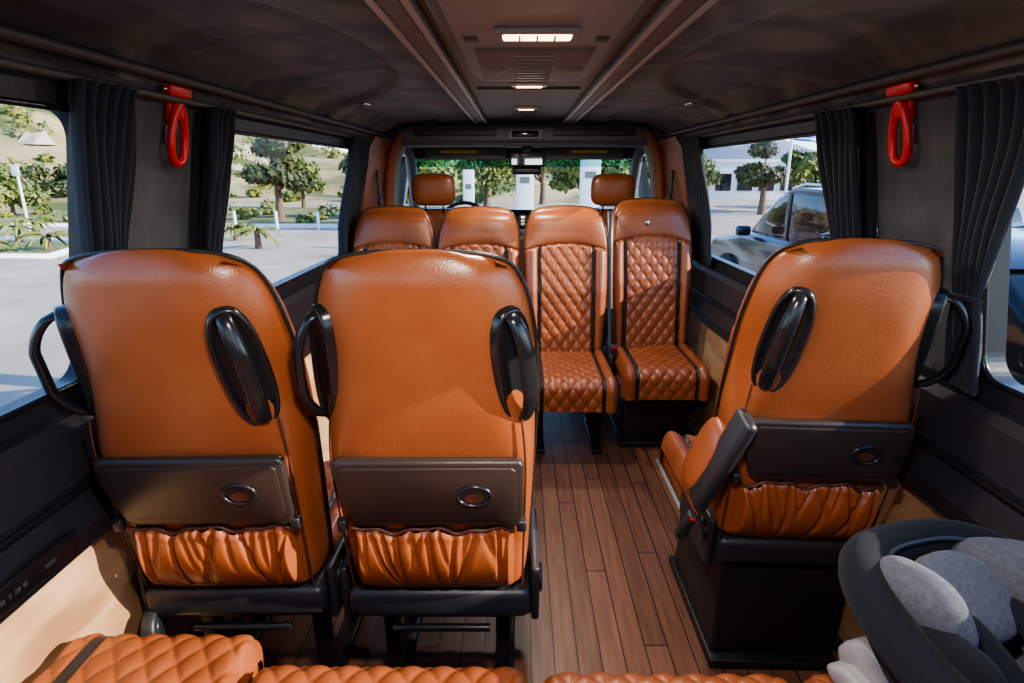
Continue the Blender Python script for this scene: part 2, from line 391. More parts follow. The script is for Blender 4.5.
# ---------------------------------------------------------------- emergency hammers
for side in (-1,1):
    z0=1.515
    e=empty('emergency_hammer',(side*(xw(z0)-.025),1.66 if side<0 else 1.63,z0),rz=0,rot=(0,side*-.17,0)); e.scale=(.86,.86,.86)
    box('bracket',(.02,.06,.10),(side*.012,0,.06),RED,e,.006)
    box('hammer_head',(.034,.115,.034),(-side*.006,-.012,.10),RED,e,.008)
    cyl('steel_tip',.007,.02,(-side*.006,-.075,.10),CHR,e,rot=(pi/2,0,0),n=12,bev=0)
    lp=[(-side*.006,a,b) for a,b in [(.010,.065),(.030,.02),(.040,-.04),(.034,-.095),(.0,-.115),(-.034,-.095),(-.040,-.04),(-.030,.02),(-.010,.065)]]
    tube('handle_loop',lp,.012,RED,e,cyc=True,bez=True)
    box('handle_neck',(.02,.036,.08),(-side*.006,0,.06),RED,e,.006)
    box('label',(.004,.04,.05),(side*.02,-.0,-.03),STK,e,0)
# ---------------------------------------------------------------- seats
REC=.17; TH=math.atan(REC)
ybk=lambda z:-(z-.43)*REC+.10*max(0,z-1.12)
Llo=[(0,0),(.165,0),(.204,.006),(.226,.028),(.235,.08),(.235,.13),(.222,.16),(.18,.17),(0,.17)]
Lup=[(0,0),(.10,.002),(.150,.018),(.186,.048),(.214,.082),(.232,.118),(.226,.152),(.18,.17),(0,.17)]
WT=[(.43,.195),(.455,.212),(.6,.220),(.8,.231),(.95,.237),(1.05,.235),(1.12,.226),(1.17,.214),(1.205,.199),(1.228,.183),(1.242,.160),(1.252,.118)]
wz=lambda z:interp(z,WT)
DT=[(.43,.15),(.8,.16),(1.05,.135),(1.17,.115),(1.215,.10),(1.24,.07),(1.252,.03)]
dz=lambda z:interp(z,DT)
def section(z):
    b=sst(.80,.98,z); W=wz(z)/.235; D=dz(z)/.17
    c=[((a[0]*(1-b)+q[0]*b)*W,(a[1]*(1-b)+q[1]*b)*D) for a,q in zip(Llo,Lup)]
    return c
def seat_body(parent,mat_):
    zs=[.43,.455,.52,.62,.72,.82,.9,.98,1.06,1.12,1.17,1.205,1.228,1.242,1.252]
    vs=[];fs=[]
    for z in zs:
        c=section(z); y0=ybk(z)
        extra=(.10-dz(z))*.45 if dz(z)<.10 else 0
        ring=[(x,y+y0+extra,z+.012*(abs(x)<.08)*(z>1.23)) for x,y in c]+[(-x,y+y0+extra,z+.012*(abs(x)<.08)*(z>1.23)) for x,y in c[-2:0:-1]]
        vs+=ring
    n=16
    for i in range(len(zs)-1):
        for j in range(n): fs.append((i*n+j,i*n+(j+1)%n,(i+1)*n+(j+1)%n,(i+1)*n+j))
    fs.append(tuple(range(n-1,-1,-1))); fs.append(tuple(range((len(zs)-1)*n,len(zs)*n)))
    o=mesh('backrest',vs,fs,mat_,parent)
    s=o.modifiers.new('s','SUBSURF'); s.levels=2; s.render_levels=2
    return o
def arcpt(a,z):
    c=section(z)[:7]
    for p,q in zip(c,c[1:]):
        L=math.hypot(q[0]-p[0],q[1]-p[1])
        if a<=L or q is c[-1]:
            f=a/L; return (p[0]+(q[0]-p[0])*f,p[1]+(q[1]-p[1])*f)
        a-=L
def handle(parent,side,arc=.19,z=1.015,bow=.040,gw=.015):
    zx=Vector((0,-math.sin(TH),math.cos(TH)))
    p0=arcpt(arc-.042,z); p1=arcpt(arc+.042,z); pm=arcpt(arc,z)
    tx,ty=p1[0]-p0[0],p1[1]-p0[1]
    nrm=Vector((side*ty,-tx,0)).normalized(); nrm=(nrm-zx*nrm.dot(zx)).normalized()
    t=zx.cross(nrm).normalized()
    tilt=math.radians(-7)
    if t.x*side<0 or (abs(t.x)<.3 and t.y<0): t=-t
    up=(zx*math.cos(tilt)+t*math.sin(tilt)).normalized(); tt=(t*math.cos(tilt)-zx*math.sin(tilt)).normalized()
    org=Vector((side*pm[0],ybk(z)+pm[1],z))-nrm*.001
    def P(a,b,c): return org+tt*a+up*b+nrm*c
    n=48
    def sup(k,ra,rb):
        a=2*pi*k/n; return (ra*math.copysign(abs(math.cos(a))**.75,math.cos(a)),rb*math.copysign(abs(math.sin(a))**.75,math.sin(a)))
    e=parent
    prof_=((.049,.138,-.030),(.048,.137,.005),(.045,.134,.010),(.041,.128,.011),(.038,.123,.007),(.036,.120,.004),(.028,.11,.003))
    vs=[];fs=[]
    R_=len(prof_)
    for (ra,rb,c) in prof_: vs+=[P(*sup(k,ra,rb),c) for k in range(n)]
    vs.append(P(0,0,.003))
    for r in range(R_-1):
        for k in range(n): fs.append((r*n+k,r*n+(k+1)%n,(r+1)*n+(k+1)%n,(r+1)*n+k))
    for k in range(n): fs.append(((R_-1)*n+k,(R_-1)*n+(k+1)%n,R_*n))
    o=mesh('handle_bezel',vs,fs,BPL,e); fixn(o)
    K=28; M=16; vs=[];fs=[]
    for k in range(K+1):
        b=-.124+.248*k/K; s_=max(0,math.sin(pi*k/K))
        c0=.002+bow*min(1,s_*1.2)**.5; ra=gw+.005*s_; rc=.0105
        # keep the section perpendicular to the bowed path near the ends
        ds=.25*(1-min(1,s_*1.6)); sg=-1 if k<K/2 else 1
        for m_ in range(M):
            a=2*pi*m_/M; vs.append(P(.004*s_+ra*math.cos(a),b+sg*rc*math.sin(a)*ds*2,c0+rc*math.sin(a)))
    for k in range(K):
        for m_ in range(M): fs.append((k*M+m_,k*M+(m_+1)%M,(k+1)*M+(m_+1)%M,(k+1)*M+m_))
    fs.append(tuple(range(M))); fs.append(tuple(range(K*M,(K+1)*M)))
    o=mesh('handle_grip',vs,fs,BPL,e); fixn(o)
def seat_rear_kit(e):
    R=(TH,0,0)
    def Q(x,z,off): return (x,ybk(z)-off*math.cos(TH),z-off*math.sin(TH))
    ol=[(-.194,.092),(.194,.092),(.204,.082),(.204,-.050),(.194,-.080),(.176,-.088),(.150,-.080),(-.155,-.080),(-.172,-.070),(-.194,.0),(-.204,.078)]
    plate('tray_table',ol,.024,TRAY,e,.008,loc=Q(0,.732,.012),rot=R)
    ol2=[(x*.92,z*.80+.004) for x,z in ol]
    plate('tray_inset',ol2,.004,TRAY,e,.0018,loc=Q(0,.732,.0255),rot=R)
    cx=.098
    tube('cup_ring',[(cx+.036*math.cos(2*pi*k/28),0,.025*math.sin(2*pi*k/28)) for k in range(28)],.0045,BPL,e,cyc=True,loc=Q(0,.738,.029),rot=R)
    plate('cup_recess',[(cx+.034*math.cos(2*pi*k/28),.023*math.sin(2*pi*k/28)) for k in range(28)],.003,BPL,e,0,loc=Q(0,.738,.0275),rot=R)
    plate('cup_leather',[(cx+.020*math.cos(2*pi*k/28),-.005+.012*math.sin(2*pi*k/28)) for k in range(28)],.003,LEAD,e,0,loc=Q(0,.738,.0290),rot=R)
    for sx in (-1,1): box('tray_hinge',(.022,.022,.03),Q(sx*.199,.648,.012),BPM,e,.005,rot=R)
    ph=random.uniform(0,6)
    folds=[]; xx=-.18
    while xx<.18:
        folds.append((xx,random.uniform(.5,1.0),random.uniform(.004,.009),random.uniform(-.05,.05))); xx+=random.uniform(.016,.036)
    def f(u,v):
        x=(u-.5)*.365; z=.462+.165*v
        g=0
        for (c,a,w_,sl) in folds:
            d=(x-c-sl*(v-.9)*1.4)/w_
            if abs(d)<3: g+=a*math.exp(-d*d)*(1 if a>.7 else sst(.3,.8,v))
        g=min(g,1.2)
        off=.010+.028*math.sin(pi*min(1,v*.93))**.8 - .014*g*(.30+.70*sst(0,.55,v)) +.005*math.sin(23*x+ph)*v
        if v>.90: off+=.004*math.sin(pi*(v-.90)/.1)
        off=max(off,.003)
        edge=min(1,min(u,1-u)/.04); off*=edge
        z+=(.007*math.sin(41*x+ph)+.004*math.sin(90*x))*sst(.75,1,v)
        return Q(x,z,off)
    vs,fs=grid(180,24,f); mesh('elastic_pocket',vs,fs,LEA,e)
    tube('pocket_hem',[Q(-.183+.366*k/60,.628+.007*math.sin(41*(-.183+.366*k/60)+ph)+.004*math.sin(90*(-.183+.366*k/60)),.010) for k in range(61)],.005,LEAD,e)
    for sx in (-1,1):
        tube('seam',[Q(sx*.200,.45,.0),Q(sx*.204,.6,-.0),Q(sx*.209,.78,-.002),Q(sx*.205,.86,-.008),Q(sx*.2,.9,-.016)],.0025,LEAD,e,bez=True)
def piping(e):
    pts=[]
    zs=[.46,.6,.8,.95,1.05,1.12,1.17,1.205,1.225,1.240]
    for z in zs:
        c=section(z)[5]; pts.append((c[0]*1.0+.001,ybk(z)+c[1],z))
    top=[(x,ybk(1.25)+.048+.0,1.248+.008*(1-(x/.15)**2)) for x in (.12,.06,0,-.06,-.12)]
    pts=pts+top+[(-a,b,c) for a,b,c in pts[::-1]]
    tube('piping',pts,.0042,BLE,e,bez=True)
QW,QH=.062,.088
def puff(a,b,W=QW,H=QH):
    p=abs(math.sin(pi*(a/W+b/H)))*abs(math.sin(pi*(a/W-b/H)))
    return p**.45
def seat_front_pad(e):
    nx,ny=110,150
    mi=[]
    def f(u,v):
        z=.44+(1.238-.44)*v; U=(u-.5)*2; w=wz(z)*(.97-.05*sst(1.12,1.23,z)); x=U*w; ax=abs(x)
        y0=ybk(z)+dz(z)+ ((.10-dz(z))*.45 if dz(z)<.10 else 0)
        h=.012
        seamz=1.055-.03*(x/.2)**2
        if z<seamz:
            if ax<.138: h+=.006+.010*puff(x,z)
            elif ax<.152: h+=-.004
            else:
                t=(ax-.152)/max(.02,(w-.152)); h+=.036*math.sin(pi*min(1,max(0,t))**.8)
        else:
            h+=.030*math.sin(pi*min(1,(z-seamz)/(1.30-seamz)))**.6*(1-(abs(U))**4)
        if abs(z-seamz)<.006: h-=.008
        ed=1-abs(U); h-=.040*max(0,1-ed/.06)**2
        h-=.045*max(0,1-(1-v)/.06)**2
        return (x,y0+h,z)
    vs,fs=grid(nx,ny,f)
    for j in range(ny):
        for i in range(nx):
            z=.44+.798*(j+.5)/ny; x=((i+.5)/nx-.5)*2*wz(z)*.97; ax=abs(x); m=0
            if .136<ax<.157 and z<1.05-.03*(x/.2)**2: m=1
            mi.append(m)
    fs=[q[::-1] for q in fs]
    mesh('quilted_front',vs,fs,[LEAQ,BLE],e,mi=mi)
def cushion(e,x0,x1,y0,y1,zt,hf=.14,quilt_all=False,name='cushion',stripe=True,res=.0045,amp=.010,band=None):
    r=.055; top=(y1-r)-y0; arc=r*pi/2; dn=hf-r
    L=top+arc+dn
    xc=(x0+x1)/2; hw=(x1-x0)/2
    nx=int((x1-x0)/res); ny=int(L/res)
    def f(u,v):
        s=v*L; x=x0+(x1-x0)*u; ax=abs(x-xc)
        if s<top: py,pz,ny_,nz_=y0+s,zt,0,1
        elif s<top+arc:
            a=(s-top)/r; py,pz,ny_,nz_=y1-r+r*math.sin(a),zt-r+r*math.cos(a),math.sin(a),math.cos(a)
        else:
            py,pz,ny_,nz_=y1,zt-r-(s-top-arc),1,0
        if quilt_all: h=amp*puff(x,s)
        elif ax<.14: h=amp*puff(x,s)
        elif ax<.154: h=-.006
        else: h=.020*math.sin(pi*min(1,(ax-.154)/(hw-.154)))**.7
        if band and band[0]<x<band[1]: h=.003
        ed=(hw-ax)
        h-=.045*max(0,1-ed/.035)**2.2
        return (x,py+ny_*h,pz+nz_*h)
    vs,fs=grid(nx,ny,f); mi=[]
    for j in range(ny):
        for i in range(nx):
            xm=x0+(x1-x0)*(i+.5)/nx; ax=abs(xm-xc)
            mi.append(1 if ((not quilt_all and stripe and .137<ax<.156) or (band and band[0]<xm<band[1])) else 0)
    fs=[q[::-1] for q in fs]
    o=mesh(name,vs,fs,[LEAQ,BLE],e,mi=mi); fixn(o)
    box2(name+'_core',(x0+.012,y0,zt-hf),(x1-.012,y1-.012,zt-.045),LEA,e,.02)
def underframe(e,kind,hd=.5):
    hw_=.225 if kind=='legs' else .205
    box2('pan',(-hw_,.03,.335),(hw_,.52,.375),BPM,e,.012)
    box2('rear_shroud',(-hw_+.005,-.006,.355),(hw_-.005,.16,.435),BPM,e,.02)
    for sx in (-1,1):
        box2('side_bracket',(sx*(hw_+.007)-.010,.02,.33),(sx*(hw_+.007)+.010,.30,.48),BPM,e,.008)
        cyl('recline_pivot',.035,.02,(sx*(hw_+.015),.07,.42),BPL,e,rot=(0,pi/2,0))
    if kind=='legs':
        for sx in (-1,1):
            box2('leg',(sx*.15-.02,.12,.02),(sx*.15+.02,.165,.34),BST,e,.005)
            box2('leg_front',(sx*.15-.02,.40,.02),(sx*.15+.02,.445,.34),BST,e,.005)
            box2('foot',(sx*.15-.028,.06,.0),(sx*.15+.028,.50,.025),BST,e,.006)
        box2('crossbar',(-.17,.10,.27),(.17,.13,.30),BST,e,.005)
        tube('recline_rod',[(-.12,.02,.31),(.12,.02,.31)],.010,BPL,e)
    else:
        box2('pedestal_box',(-.165,.03,.02),(.19,.46,.335),BST,e,.012)
        box2('pedestal_foot',(-.175,.0,.0),(.20,.50,.03),BST,e,.006)
def make_forward_seat(x,y,kind='legs',arm=None,roll=0,knob=False,arcs=(.19,.19),bows=(.040,.040)):
    e=empty('passenger_seat',(x,y,0),rot=(0,math.radians(roll),0))
    seat_body(e,LEA); piping(e); seat_rear_kit(e)
    handle(e,-1,arcs[0],bow=bows[0],gw=.015 if bows[0]<.05 else .011); handle(e,1,arcs[1],bow=bows[1],gw=.015 if bows[1]<.05 else .011)
    seat_front_pad(e)
    cushion(e,-.225,.225,.12,.62,.47,hf=.13)
    underframe(e,kind)
    if knob:
        cyl('recline_knob',.052,.03,(-.21,.0,.325),BPM,e,rot=(0,pi/2,.3),bev=.006); cyl('recline_knob_cap',.03,.04,(-.212,-.0,.325),BPL,e,rot=(0,pi/2,.3))
    if arm:
        sx=arm
        a=empty('armrest',(sx*.272,.00,.56),parent=e,rot=(math.radians(12),math.radians(-sx*17),0))
        box('arm_shell',(.034,.095,.29),(sx*.010,-.02,.14),BPM,a,.015)
        ell('arm_pad',(.032,.080,.115),(sx*.004,.06,.09),LEA,a,p=.7)
        box('arm_hinge',(.04,.05,.05),(-sx*.01,-.0,-.0),BPL,a,.014)
        box('belt_buckle',(.026,.03,.09),(sx*.002,-.03,-.08),BPM,a,.008); box('buckle_button',(.016,.014,.010),(sx*.002,-.040,-.045),RED,a,.003)
    return e
make_forward_seat(-.225,1.22,roll=-.4,arcs=(.228,.195),bows=(.050,.040)); make_forward_seat(-.715,1.22,roll=-1.4,knob=True,arcs=(.240,.155),bows=(.066,.036)); make_forward_seat(.695,1.43,'box',arm=-1,roll=1.8,arcs=(.155,.236),bows=(.036,.066))
def make_rearward_seat(x,y,kind='legs',sz=1.0,logo=False,ext=.60):
    e=empty('quilted_passenger_seat',(x,y,0),rz=pi); e.scale=(1,1,sz)
    seat_body(e,LEA); piping(e); seat_front_pad(e)
    for s in (-1,1): handle(e,s)
    cushion(e,-.22,.22,.14,ext,.46,hf=.15,amp=.010)
    underframe(e,kind)
    if logo: ell('badge',(.012,.004,.016),(.03,ybk(1.13)+dz(1.13)+.042,1.13),CHR,e)
    return e
make_rearward_seat(.700,3.40,'box',logo=True); make_rearward_seat(.222,3.32,'legs',.97,ext=.66)
make_rearward_seat(-.255,3.34,sz=.965); make_rearward_seat(-.735,3.38,sz=.965)
sb=empty('seat_belt',(.461,3.18,0))
def ribbon(name,pts,w,parent,mat_,dirv=(1,0,0)):
    d=Vector(dirv)*w/2; vs=[]; 
    for p in pts: vs+=[Vector(p)-d,Vector(p)+d]
    fs=[(2*i,2*i+1,2*i+3,2*i+2) for i in range(len(pts)-1)]
    o=mesh(name,vs,fs,mat_,parent); s=o.modifiers.new('s','SOLIDIFY'); s.thickness=.003; return o
ribbon('webbing',[(0,.20,1.20),(.0,.15,1.19),(.0,.10,1.0),(.0,.02,.7),(.0,-.03,.50),(.01,-.10,.45)],.030,sb,BLE)
box('buckle',(.03,.03,.09),(.01,-.10,.47),BPM,sb,.008); box('buckle_button',(.02,.012,.015),(.01,-.118,.50),RED,sb,.003)
for x in (-.60,.585):
    e=empty('cab_seat',(x,4.12,0))
    ell('headrest',(.145,.055,.105),(0,-.02,1.285),LEA,e,p=.5)
    for sx in (-1,1): cyl('headrest_post',.007,.12,(sx*.06,-.01,1.17),CHR,e,n=12)
    box2('backrest',(-.235,-.02,.50),(.235,.10,1.16),LEA,e,.05,rot=(0,0,0))
    box2('seat_cushion',(-.24,.05,.34),(.24,.55,.50),LEA,e,.05)
    box2('seat_pedestal',(-.2,.05,0),(.2,.5,.35),BST,e,.02)
    tube('side_armrest',[(.26 if x<0 else -.26,.05,.78),(.26 if x<0 else -.26,.36,.76)],.03,BLE,e)
fr=empty('floor_seat_rail'); box2('rail',(.655,2.2,.0),(.672,2.76,.006),ALU,fr,.001); box2('rail_groove',(.673,2.2,.0),(.70,2.76,.004),BST,fr,.001)
sp=empty('socket_panel',(-.958,.93,.665),rot=(0,0,0))
box('plate',(.012,.30,.05),(0,0,0),BPL,sp,.004); 
for k,(w_) in enumerate((.012,.010,.004,.012,.010)): box('brand_letter',(.002,w_,.009),(.007,-.06+.017*k,.0),GRD,sp,0)
box('usb_port',(.003,.025,.008),(.007,.07,0),GRD,sp,0)
# ---------------------------------------------------------------- rear bench
bn=empty('rear_bench')
SEG=((-.985,-.575,1.065),(-.565,-.01,.985),(.0,.50,.972),(.51,.95,.972))
for i,(a,b,yf) in enumerate(SEG):
    cushion(bn,a,b,.30,yf,.462,hf=.16,quilt_all=True,name='bench_cushion',res=.004,amp=.0080,band=(-.925,-.895) if i==0 else None)
    box2('bench_backrest',(max(a,-.93)+.005,-.30,.42),(min(b,.93)-.005,-.16,1.05),LEAQ,bn,.05)
box2('bench_base',(-.90,-.2,.0),(.90,.86,.31),BST,bn,.01)
box2('bench_rear_pad',(-.93,-.16,.34),(.93,.31,.45),LEA,bn,.03)
# ---------------------------------------------------------------- child seat
cs=empty('child_car_seat',(.775,.735,.475),rz=math.radians(17))
def trough(rx0,rz0,zoff,y0,y1,ny=24,nx=28,lip=0):
    def f(u,v):
        ph=(u-.5)*pi*1.0
        y=y0+(y1-y0)*v
        k=(1-abs(2*v-1)**3.2)**.5 if 0<v<1 else 0.0
        k=max(k,.18)
        rx=rx0*(.80+.20*math.sin(pi*v))*k**.6
        zr=.185+.055*sst(.45,1.0,v)+zoff
        dep=rz0*k*(1.05-.25*v)
        sx=math.copysign(abs(math.sin(ph))**.75,math.sin(ph))
        return (rx*sx,y,zr-dep*abs(math.cos(ph))**.8)
    return grid(nx,ny,f)
vs,fs=trough(.200,.155,0,-.28,.28); o=mesh('outer_shell',vs,fs,GR1,cs); s=o.modifiers.new('s','SOLIDIFY'); s.thickness=.035; s.offset=0; 
s=o.modifiers.new('ss','SUBSURF'); s.levels=1; s.render_levels=1
vs,fs=trough(.155,.115,.0,-.23,.235); o=mesh('inner_liner',vs,fs,GR2,cs); s=o.modifiers.new('s','SOLIDIFY'); s.thickness=.03
rim=[]
for k in range(40):
    a=2*pi*k/40; yy=.285*math.copysign(abs(math.sin(a))**.75,math.sin(a)); v=(yy+.28)/.56
    rim.append((.190*math.copysign(abs(math.cos(a))**.7,math.cos(a)),yy,.185+.055*sst(.45,1.0,v)))
tube('padded_rim',rim,.040,GR1,cs,cyc=True,bez=True,res=10)
tube('rim_piping',[(x*.84,y*.88,z+.026) for x,y,z in rim],.005,BPM,cs,cyc=True,bez=True)
for sx in (-1,1):
    ell('head_wing',(.040,.105,.068),(sx*.108,.15,.235),GR2,cs,rot=(-.35,sx*.35,sx*.2),p=.75)
    ell('wing_cover',(.020,.08,.05),(sx*.145,.05,.215),GR1,cs,rot=(-.2,sx*.3,sx*.1),p=.7)
    ell('body_pad',(.045,.13,.03),(sx*.08,-.03,.14),GR2,cs,rot=(.1,sx*.6,0),p=.8)
    ribbon('harness',[(sx*.05,.15,.225),(sx*.055,.08,.185),(sx*.05,0,.158),(sx*.03,-.07,.145)],.032,cs,GR1)
    ell('harness_pad',(.026,.075,.014),(sx*.055,.06,.195),GR1,cs,rot=(.45,0,0),p=.7)
ell('head_pillow',(.085,.08,.035),(0,.155,.22),GR2,cs,rot=(.5,0,0),p=.8)
ell('seat_insert',(.09,.12,.03),(0,-.10,.11),GR2,cs,p=.8)
box('harness_buckle',(.05,.04,.025),(0,-.085,.155),BPM,cs,.01); box('buckle_release',(.022,.016,.01),(0,-.09,.168),RED,cs,.003)
bpts=[(-.24,0),(.25,0),(.275,.05),(.23,.10),(.10,.08),(-.10,.07),(-.25,.08),(-.27,.05)]
plate('base',bpts,.27,GR3,cs,.03,axis='x'); plate('base_rail',[(x*.96,z*.5) for x,z in bpts],.33,GR3,cs,.02,axis='x')
for sx in (-1,1): cyl('carry_handle_hub',.045,.03,(sx*.205,.02,.155),BPM,cs,rot=(0,pi/2,0)); 
# ---------------------------------------------------------------- outside world
GZ=-.75
mesh('parking_lot_ground',[(-160,-60,GZ),(160,-60,GZ),(160,220,GZ),(-160,220,GZ)],[(0,1,2,3)],ASP,smooth=False)
def nz(x,y): return math.sin(x*.13+1.3)*math.cos(y*.11)+.5*math.sin(x*.31+y*.27)+.25*math.sin(x*.7-y*.6)
AM=lambda deg:.34+.78*sst(104,130,deg)
def hill(u,v):
    ang=math.radians(75+ (178-75)*u); 
    r=38+ v*95
    x=r*math.cos(ang); y=r*math.sin(ang)
    h=(15*sst(0,.9,v)*AM(math.degrees(ang)))+.9*nz(x,y)*min(1,v*4)
    return (x,y,GZ-.15+max(0,h) if v>0 else GZ-.3)
vs,fs=grid(90,40,hill); mesh('hillside',vs,fs,HIL)
def hz(x,y):
    r=math.hypot(x,y); ang=math.degrees(math.atan2(y,x)); v=(r-38)/95
    if v<0: return GZ
    return GZ-.15+max(0,15*sst(0,.9,v)*AM(ang)+.9*nz(x,y)*min(1,v*4))
def foliage(blobs,n,ls,name,mat_,parent=None):
    vs=[];fs=[]
    for (c,r) in blobs:
        c=Vector(c)
        for k in range(n):
            d=Vector((random.gauss(0,1),random.gauss(0,1),random.gauss(0,1))).normalized()
            p=c+Vector((d.x*r[0],d.y*r[1],d.z*r[2]))*random.uniform(.6,1.05)
            a=Vector((random.gauss(0,1),random.gauss(0,1),random.gauss(0,1))).normalized()
            b=a.cross(d+Vector((.01,.02,.3))).normalized(); s=ls*random.uniform(.6,1.4)
            i=len(vs); vs+=[p-a*s,p+b*s*.6,p+a*s,p-b*s*.6]; fs.append((i,i+1,i+2,i+3))
    return mesh(name,vs,fs,mat_,parent,smooth=False)
bl=[]
for k in range(300):
    ang=math.radians(random.uniform(92,172)); r=random.uniform(44,128)
    x,y=r*math.cos(ang),r*math.sin(ang); s=random.uniform(.4,1.1)*(1+r/140)
    bl.append(((x,y,hz(x,y)+s*.35),(s,s,s*.6)))
foliage(bl,80,.24,'hillside_shrubs',LF2)
rv=[];rf=[]
for k in range(70):
    ang=math.radians(random.uniform(110,165)); r=random.uniform(60,125); x,y=r*math.cos(ang),r*math.sin(ang); z=hz(x,y); s=random.uniform(.5,1.3)
    b0=len(rv)
    for q in range(6):
        a=2*pi*q/6; rv.append((x+s*math.cos(a)*random.uniform(.8,1.4),y+s*math.sin(a)*random.uniform(.8,1.4),z-.3))
    for q in range(6):
        a=2*pi*q/6+.2; rv.append((x+.6*s*math.cos(a)*random.uniform(.7,1.2),y+.6*s*math.sin(a)*random.uniform(.7,1.2),z+s*random.uniform(.35,.7)))
    for q in range(6): rf.append((b0+q,b0+(q+1)%6,b0+6+(q+1)%6,b0+6+q))
    rf.append(tuple(b0+6+q for q in range(6)))
mesh('hillside_rocks',rv,rf,mat('pale_rock',(.34,.29,.22),.9,noise=1.0,col2=(.46,.41,.33)),smooth=False)
def tree(x,y,h,cr,mat_,n=14,dense=260,ls=.13,gz=None):
    g=GZ if gz is None else gz
    e=empty('tree',(x,y,g))
    th=h*.38
    tube('trunk',[(0,0,-.1),(.06*h/4,.03,th*.5),(-.03,.05,th),(.1,0,h*.6)],.045*h,BRK,e,radii=[1.2,.9,.7,.35],bez=True)
    bb=[]
    for k in range(n):
        a=random.uniform(0,2*pi); rr_=cr*random.uniform(.15,.75); zz=random.uniform(th*1.1,h*.88); s=cr*random.uniform(.3,.5)
        p=(rr_*math.cos(a),rr_*math.sin(a),zz); bb.append((p,(s,s,s*.7)))
        if k%2==0: tube('branch',[(0,0,th*.8),(p[0]*.5,p[1]*.5,(th+p[2])/2),p],.016*h,BRK,e,radii=[1,.6,.3])
    foliage(bb,dense,ls,'crown',mat_,e)
for x,y,h,c,m in ((-10.6,27,4.2,1.5,LF3),(-15.5,30,2.6,1.5,LF1),(-13,37,3.0,1.6,LF1),
                  (-25,30,2.3,1.6,LF1),(-31,35,2.2,1.8,LF2),(-28,38,2.5,1.8,LF3),(-37,37,2.4,2.0,LF1),
                  (-4.2,24,3.4,2.0,LF1),(3.2,28,3.3,2.0,LF1),(5.6,34,4.2,2.2,LF3),(-6.6,29,3.0,1.6,LF3),(-2,38,4.2,3,LF2),(1.6,42,4.6,3,LF1),
                  (12.6,32,4.1,1.3,LF3),(15.6,34,3.3,1.6,LF1),(11.2,40,2.8,2,LF1),(19.5,38,3.0,2.2,LF3)):
    tree(x,y,h,c,m,ls=.15,dense=200)
def palm(x,y,h,n=16,fl=.9):
    e=empty('young_palm',(x,y,GZ)); tube('stem',[(0,0,-.05),(0,0,h)],.09,BRK,e,radii=[1.2,.8])
    vs=[];fs=[]
    for k in range(n):
        a=2*pi*k/n+random.uniform(-.2,.2); up=random.uniform(.2,1.1); L=fl*random.uniform(.8,1.1); prev=None
        for s in range(9):
            t=s/8; r=L*t; z=h+up*L*t*.9-L*.75*t*t; p=Vector((r*math.cos(a),r*math.sin(a),z)); sd=Vector((-math.sin(a),math.cos(a),0))*(.07*math.sin(pi*(t*.85+.12)))
            i=len(vs); vs+=[p-sd-Vector((0,0,.04)),p,p+sd-Vector((0,0,.04))]
            if s>0: fs+=[(i-3,i-2,i+1,i),(i-2,i-1,i+2,i+1)]
    mesh('fronds',vs,fs,LF2,e,smooth=False)
for x,y,h in ((-7.6,17.5,.5),(-9.2,19.6,.4),(-13.2,16.8,.4),(-15.5,18.6,.5),(-17,21.2,.5),(-14.4,16.2,.3),(-20.5,20.5,.7),(-14.2,21.5,.5)): palm(x,y,h,fl=.75)
bed=empty('planting_bed')
VB=mat('bed_soil_grass',(.09,.14,.02),1,noise=.7,col2=(.32,.25,.13),detail=8)
mesh('soil',[(-40,24,GZ+.06),(-7,24,GZ+.06),(-6,37,GZ+.06),(-40,39,GZ+.06)],[(0,1,2,3)],VB,bed,smooth=False)
tube('kerb',[(-40,24,GZ+.05),(-7,24,GZ+.05),(-6,37,GZ+.05)],.13,WHT,bed)
bl=[]
for k in range(70):
    x,y=random.uniform(-38,-8),random.uniform(24.6,36); s=random.uniform(.25,.6); bl.append(((x,y,GZ+s*.5),(s,s,s*.7)))
foliage(bl,60,.12,'bed_shrubs',LF2)
isl=empty('traffic_island'); 
mesh('soil',[(-22,15.2,GZ+.05),(-12,15.2,GZ+.05),(-13,18.4,GZ+.05),(-24,21,GZ+.05)],[(0,1,2,3)],VB,isl,smooth=False)
tube('kerb',[(-22,15.2,GZ+.05),(-12,15.2,GZ+.05),(-13,18.4,GZ+.05),(-24,21,GZ+.05)],.1,WHT,isl,cyc=True)
for k in range(6): cyl('bollard',.06,.7,(-4.5-1.6*k,23.3,GZ+.35),WHT,n=12)
for x,y,h in ((-18.6,22.9,2.4),):
    e=empty('street_post',(x,y,GZ)); cyl('pole',.05,h,(0,0,h/2),WHT,e,n=12); box('sign_plate',(.3,.04,.4),(0,-.08,h-.2),WHT,e,.02)
for x,y,w,h in ((.12,15,.42,2.45),(1.75,15.5,.5,2.6),(-1.4,17,.3,2.2)):
    e=empty('info_totem',(x,y,GZ)); box('panel',(w,.15,h),(0,0,h/2),WHT,e,.02); box('text_block',(w*.55,.01,h*.06),(0,-.08,h*.80),GRM,e,0); box('plinth',(w+.15,.35,.12),(0,0,.06),GRP,e,.02)
fp=empty('flagpole',(10.3,24,GZ)); cyl('pole',.05,4.1,(0,0,2.05),WHT,fp,n=12)
vs,fs=grid(24,9,lambda u,v:(1.0*u,.08*math.sin(7*u),3.3+.65*v-.10*u)); mi=[(1 if (k//24)%2==0 else 0) for k in range(len(fs))]
mesh('flag',vs,fs,[WHT,BLU],fp,mi=mi)
wb=empty('white_building',(19.5,52,GZ)); box('walls',(9,6,2.9),(0,0,1.45),WHT,wb,.02); box('parapet',(9.3,6.3,.25),(0,0,2.95),WHT,wb,.02)
